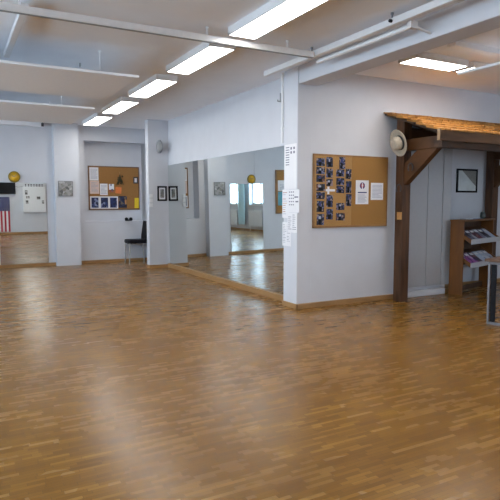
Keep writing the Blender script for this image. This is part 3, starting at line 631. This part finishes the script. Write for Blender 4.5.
# hat, horseshoes, plaque on the post
t = thing('straw_hat', 'pale brimmed straw hat hanging at the top of the timber post', 'hat', (5.235, 5.46, 2.12)); o = (5.235, 5.46, 2.12)
ax = (-1, 0.10, -0.30); c0 = (5.185, 5.42, 2.125)
B(o).lathe([(0.085, 0.0), (0.13, 0.004), (0.165, 0.018), (0.178, 0.034), (0.176, 0.040), (0.163, 0.024), (0.13, 0.010), (0.09, 0.008), (0.085, 0.0)], c0, ax, 40, 0, 0.92).build('brim', 'straw', t)
B(o).lathe([(0.094, 0.004), (0.092, 0.03), (0.086, 0.075), (0.070, 0.105), (0.045, 0.112), (0.0, 0.100)], c0, ax, 36, 0, 0.92).build('crown', 'straw', t)
B(o).lathe([(0.096, 0.008), (0.0965, 0.012), (0.0945, 0.032), (0.092, 0.034)], c0, ax, 36, 0, 0.92).build('hat_band', 'dark', t)
def horseshoe(c, nrm, label):
    c = Vector(c); o = tuple(c); g = B(o); q = Vector(nrm).to_track_quat('Z', 'Y').to_matrix(); pts = []
    for k in range(17):
        a = -0.9+k*(PI+1.8)/16; pts.append(c+q @ Vector((0.042*math.cos(a), 0.055*math.sin(a), 0)))
    g.tube(pts, 0.007, 8); tag(g.build('horseshoe', 'dark'), label, 'horseshoe', 'iron horseshoes on the canopy timbers')
horseshoe((5.288, 5.33, 1.80), (-1, 0, 0), 'dark iron horseshoe on the diagonal brace below the hat')
horseshoe((5.263, 5.51, 1.53), (-1, 0, 0), 'dark iron horseshoe on the timber post below the hat')
b = B((5.26, 5.48, 1.16)).box(5.262, 5.27, 5.445, 5.53, 1.115, 1.215, bev=0.002); b.box(5.2605, 5.2625, 5.46, 5.515, 1.13, 1.20); tag(b.build('plaque', 'tan'), 'small tan wooden plaque at mid height of the timber post', 'plaque')

# ================================================================== ALCOVE: PICTURE, RACK, MAGAZINES
t, c = picture('picture', 'black framed picture with a pale sloping shape above the magazine rack', 'picture', 6.98, 7.45, 1.50, 1.872, 6.05, ['black', 'print'], 0.028, 0, 0.022)
B(c).prism([(7.10, 1.844), (7.422, 1.844), (7.422, 1.60)], 'y', 6.036, 6.044).build('print_dark_corner', 'printdark', t)

ANG = math.radians(16); P0 = Vector((6.43, 5.41, 0)); RW, RD, RH = 1.08, 0.20, 1.07
def rloc(t_, loc): t_.location = loc; t_.rotation_euler = (0, 0, ANG)
t = thing('magazine_rack', 'brown wooden magazine rack with two sloping trays standing in the alcove', 'magazine rack', (0, 0, 0)); rloc(t, P0)
B().box(0, 0.03, 0, RD, 0, RH).build('side_panel', 'rack', t, bevel=0.003)
B().box(RW-0.03, RW, 0, RD, 0, RH).build('side_panel', 'rack', t, bevel=0.003)
B().box(-0.012, RW+0.012, -0.015, RD, RH, RH+0.025).build('top_board', 'rack', t, bevel=0.003)
B().box(0.03, RW-0.03, RD-0.012, RD, 0.40, RH).build('back_panel', 'rackdark', t)
B().box(0.03, RW-0.03, RD-0.06, RD-0.035, 0.02, 0.09).build('bottom_rail', 'rackdark', t)
TR = []
for zf, nm in ((0.77, 'upper'), (0.43, 'lower')):
    # tray slopes from high back to low front edge that sticks out
    yf, yk, rise = -0.10, RD-0.015, 0.19
    B().prism([(yf, zf), (yk, zf+rise), (yk, zf+rise+0.012), (yf, zf+0.012)], 'x', 0.032, RW-0.032).build('tray', 'rackdark', t)
    B().box(0.032, RW-0.032, yf-0.012, yf, zf-0.025, zf+0.048).build('tray_lip', 'door', t, bevel=0.002)['label'] = 'pale front lip of the tray'
    for xs in (0.032, RW-0.047): B().prism([(yf, zf-0.02), (yk, zf+rise-0.02), (yk, zf+rise+0.03), (yf, zf+0.045)], 'x', xs, xs+0.015).build('tray_end', 'rack', t)
    TR.append((nm, zf, yf, yk, rise))
Rm = Matrix.Translation(P0) @ Matrix.Rotation(ANG, 4, 'Z')
def magazine(xc, wd, ln, tr, mat, label, lift=0.0, group='magazines in the rack'):
    nm, zf, yf, yk, rise = tr; sl = math.atan2(rise, yk-yf)
    b = B(); b.box(-wd/2, wd/2, 0.002, ln, 0.0, 0.009, 0, bev=0.001); b.box(-wd/2+0.003, wd/2-0.001, 0.001, ln-0.004, 0.0015, 0.0075, 1)
    b.box(-wd*0.36, wd*0.36, ln*0.72, ln*0.9, 0.009, 0.0096, 1)
    o = b.build('magazine', [mat, 'paper']); tag(o, label, 'magazine', group)
    o.matrix_world = Rm @ Matrix.Translation((xc, yf+0.009, zf+0.0135+0.009*rise/(yk-yf)+lift)) @ Matrix.Rotation(sl, 4, 'X')
up, lo = TR
ups = [(0.13, 'magdark', 'dark magazine at the left end of the upper rack tray'), (0.285, 'maggrey', 'grey magazine second from the left in the upper rack tray'), (0.44, 'magred', 'maroon magazine third from the left in the upper rack tray'),
       (0.595, 'maggrey', 'grey magazine fourth from the left in the upper rack tray'), (0.75, 'magdark', 'dark magazine second from the right in the upper rack tray'), (0.92, 'magblue', 'pale magazine at the right end of the upper rack tray')]
for k, (x, m_, l) in enumerate(ups): magazine(x, 0.142, 0.25, up, m_, l)
los = [(0.13, 'magpurple', 'purple magazine at the left end of the lower rack tray'), (0.29, 'magpurple', 'purple magazine second from the left in the lower rack tray'), (0.45, 'magred', 'maroon magazine in the middle of the lower rack tray'),
       (0.62, 'magblue', 'pale blue magazine right of the maroon one in the lower tray'), (0.79, 'magblue', 'pale blue magazine in the lower tray just behind the table'), (0.94, 'maggrey', 'grey magazine at the right end of the lower tray')]
for k, (x, m_, l) in enumerate(los): magazine(x, 0.148, 0.25, lo, m_, l)
b = B(); b.box(0.28, 0.56, 0.04, 0.19, RH+0.025, RH+0.031, 0); b.box(0.45, 0.70, 0.02, 0.17, RH+0.031, RH+0.035, 0); o = b.build('leaflets', 'magblue'); tag(o, 'pale leaflets lying flat on top of the magazine rack', 'leaflets'); o.matrix_world = Rm
b = B(); b.lathe([(0, 0), (0.035, 0), (0.042, 0.03), (0.04, 0.075), (0.03, 0.09), (0.034, 0.1), (0.028, 0.1), (0.026, 0.085), (0, 0.02)], (0.93, 0.12, RH+0.025), (0, 0, 1), 20); o = b.build('jar', 'greenglass'); tag(o, 'small dark jar standing on the magazine rack beside the back post', 'jar'); o.matrix_world = Rm

# ================================================================== TABLE AT THE RIGHT EDGE
TA = math.radians(17); t = thing('table', 'wood topped table on a grey square tube frame at the right edge', 'table', (0, 0, 0)); t.location = (5.163, 4.0, 0); t.rotation_euler = (0, 0, TA)
# local: x runs along the table, y runs away from the camera
TW, TL, TH = 0.80, 1.3, 0.70
B().box(-0.03, TL, -TW, 0.03, TH-0.002, TH+0.028).build('tabletop', 'tabletop', t, bevel=0.004)
s_ = 0.014
for xx in (0.0, TL-0.06):
    fr = B(); fr.box(xx, xx+0.024, -TW, -TW+0.03, 0, TH); B().box(xx, xx+0.024, -0.024, 0, 0.0, TH).build('leg', 'steel', t, bevel=0.003)
    fr.build('leg', 'steel', t, bevel=0.003)
    B().box(xx, xx+0.024, -TW, 0, 0.0, 0.028).build('foot_bar', 'steel', t, bevel=0.003)
    B().box(xx, xx+0.024, -TW, 0, TH-0.032, TH-0.002).build('top_bar', 'steel', t, bevel=0.003)
B().box(0.010, 0.032, -0.085, -0.032, 0.03, TH-0.03).build('support_plate', 'black', t)['label'] = 'black upright inside the frame'
B().box(0.0, TL-0.06, -TW/2-0.015, -TW/2+0.015, TH-0.06, TH-0.03).build('crossbar', 'steel', t)

# ================================================================== REAR WALL (seen in the back mirror)
YR = -0.5
t = thing('television', 'black flat television on the rear wall, seen in the back mirror', 'television', (1.78, YR, 1.7)); o = (1.78, YR, 1.7)
B(o).box(1.2, 2.38, YR+0.03, YR+0.08, 1.68, 2.30, bev=0.006).build('screen_body', 'black', t)
B(o).box(1.6, 2.0, YR, YR+0.03, 1.8, 2.2).build('wall_mount', 'dark', t)
t = thing('wall_flag', 'striped flag with navy starred corner hanging upright, seen in the back mirror', 'flag', (1.7, YR, 0.12)); o = (1.7, YR, 0.12)
fx0, fx1, fz0, fz1 = 1.20, 2.14, 0.11, 1.56
for mi, nm in ((0, 'red_stripes'), (1, 'white_stripes')):
    g = B(o); n = 13
    for k in range(n):
        if k % 2 != mi: continue
        a = fx1-(k+1)*(fx1-fx0)/n; b_ = fx1-k*(fx1-fx0)/n; zt = 0.98 if k < 7 else fz1
        g.box(a, b_, YR+0.008, YR+0.014, fz0, zt)
    g.build(nm, 'flagred' if mi == 0 else 'flagwhite', t)
cn = B(o).box(fx1-7*(fx1-fx0)/13, fx1, YR+0.008, YR+0.014, 0.98, fz1).build('canton', 'flagblue', t)
g = B(o)
for r in range(9):
    for k in range(6 if r % 2 == 0 else 5):
        sx = fx1-0.04-(k+(0 if r % 2 == 0 else 0.5))*0.083; sz = fz1-0.045-r*0.061; pts = []
        for q in range(10):
            a = PI/2+q*PI/5; rd = 0.021 if q % 2 == 0 else 0.009; pts.append((sx+rd*math.cos(a), sz+rd*math.sin(a)))
        g.prism(pts, 'y', YR+0.014, YR+0.016)
g.build('stars', 'flagwhite', cn)
t = thing('notice_board', 'white notice board with small prints on the rear wall, seen in the back mirror', 'notice board', (3.1, YR, 0.92)); o = (3.1, YR, 0.92)
B(o).box(2.66, 3.55, YR+0.021, YR+0.10, 0.92, 2.0, bev=0.006).build('board', 'white', t)
for (a, b_, c_, d_, m_) in ((2.74, 2.84, 1.66, 1.84, 'greyphoto'), (2.78, 2.92, 1.50, 1.60, 'greyphoto'), (2.76, 2.86, 1.28, 1.42, 'greyphoto'), (2.92, 3.08, 1.28, 1.42, 'paper'), (3.20, 3.34, 1.46, 1.58, 'greyphoto'), (3.40, 3.48, 1.28, 1.42, 'greyphoto')):
    B(o).box(a, b_, YR+0.10, YR+0.103, c_, d_).build('print', m_, t)
for k, xx in enumerate((2.78, 2.90, 3.0, 3.11, 3.22, 3.33, 3.44)):
    o = B((xx, YR+0.05, 2.0)).lathe([(0, 0), (0.026, 0), (0.024, 0.012), (0.008, 0.03), (0.012, 0.06), (0.034, 0.10), (0.03, 0.10), (0, 0.07)], (xx, YR+0.05, 2.0), (0, 0, 1), 16).build('ornament', 'steel' if k > 2 else 'dark')
    tag(o, 'small trophy like ornament in the row on top of the white notice board', 'ornament', 'ornaments on the white notice board')
tag(B((2.5, YR, 1.9)).tube([(2.36, YR+0.04, 2.02), (2.48, YR+0.012, 1.97), (2.62, YR+0.012, 1.99), (2.68, YR+0.05, 2.01)], 0.008).build('cable', 'grey'), 'thin cable between the television and the white notice board', 'cable')

# ================================================================== WINDOW SIDE (seen in the mirrors)
for i, wy in enumerate(WIN_Y):
    if wy < 1 or wy > 10: continue
    t = thing('radiator', 'white panel radiator under a window, seen in the mirrors', 'radiator', (WIN_X+0.08, wy, 0.15), 'radiators under the windows'); o = (WIN_X+0.08, wy, 0.15)
    g = B(o); g.box(WIN_X+0.07, WIN_X+0.12, wy-0.55, wy+0.55, 0.18, 0.86, bev=0.01)
    for k in range(16): g.box(WIN_X+0.12, WIN_X+0.128, wy-0.53+k*0.067, wy-0.53+k*0.067+0.04, 0.22, 0.82)
    g.build('radiator_panel', 'radiator', t)
    g = B(o)
    for sy in (-0.4, 0.4): g.box(WIN_X+0.021, WIN_X+0.07, wy+sy-0.03, wy+sy+0.03, 0.25, 0.7)
    g.cyl((WIN_X+0.07, wy-0.5, 0), (WIN_X+0.07, wy-0.5, 0.2), 0.012); g.build('bracket', 'radiator', t)
for yy in (1.4, 3.6, 5.8, 8.0):
    g = B((WIN_X+0.14, yy, 0.3)); pts = []; n = 40
    for k in range(n+1):
        u = k/n; pts.append((WIN_X+0.15+0.035*math.sin(u*PI*9), yy-0.27+0.54*u))
    pts += [(x+0.006, y) for x, y in pts[::-1]]
    g.prism(pts, 'z', 0.25, 2.78); tag(g.build('curtain', 'curtain'), 'pale blue curtain hanging between two windows, seen in the mirrors', 'curtain', 'curtains between the windows')
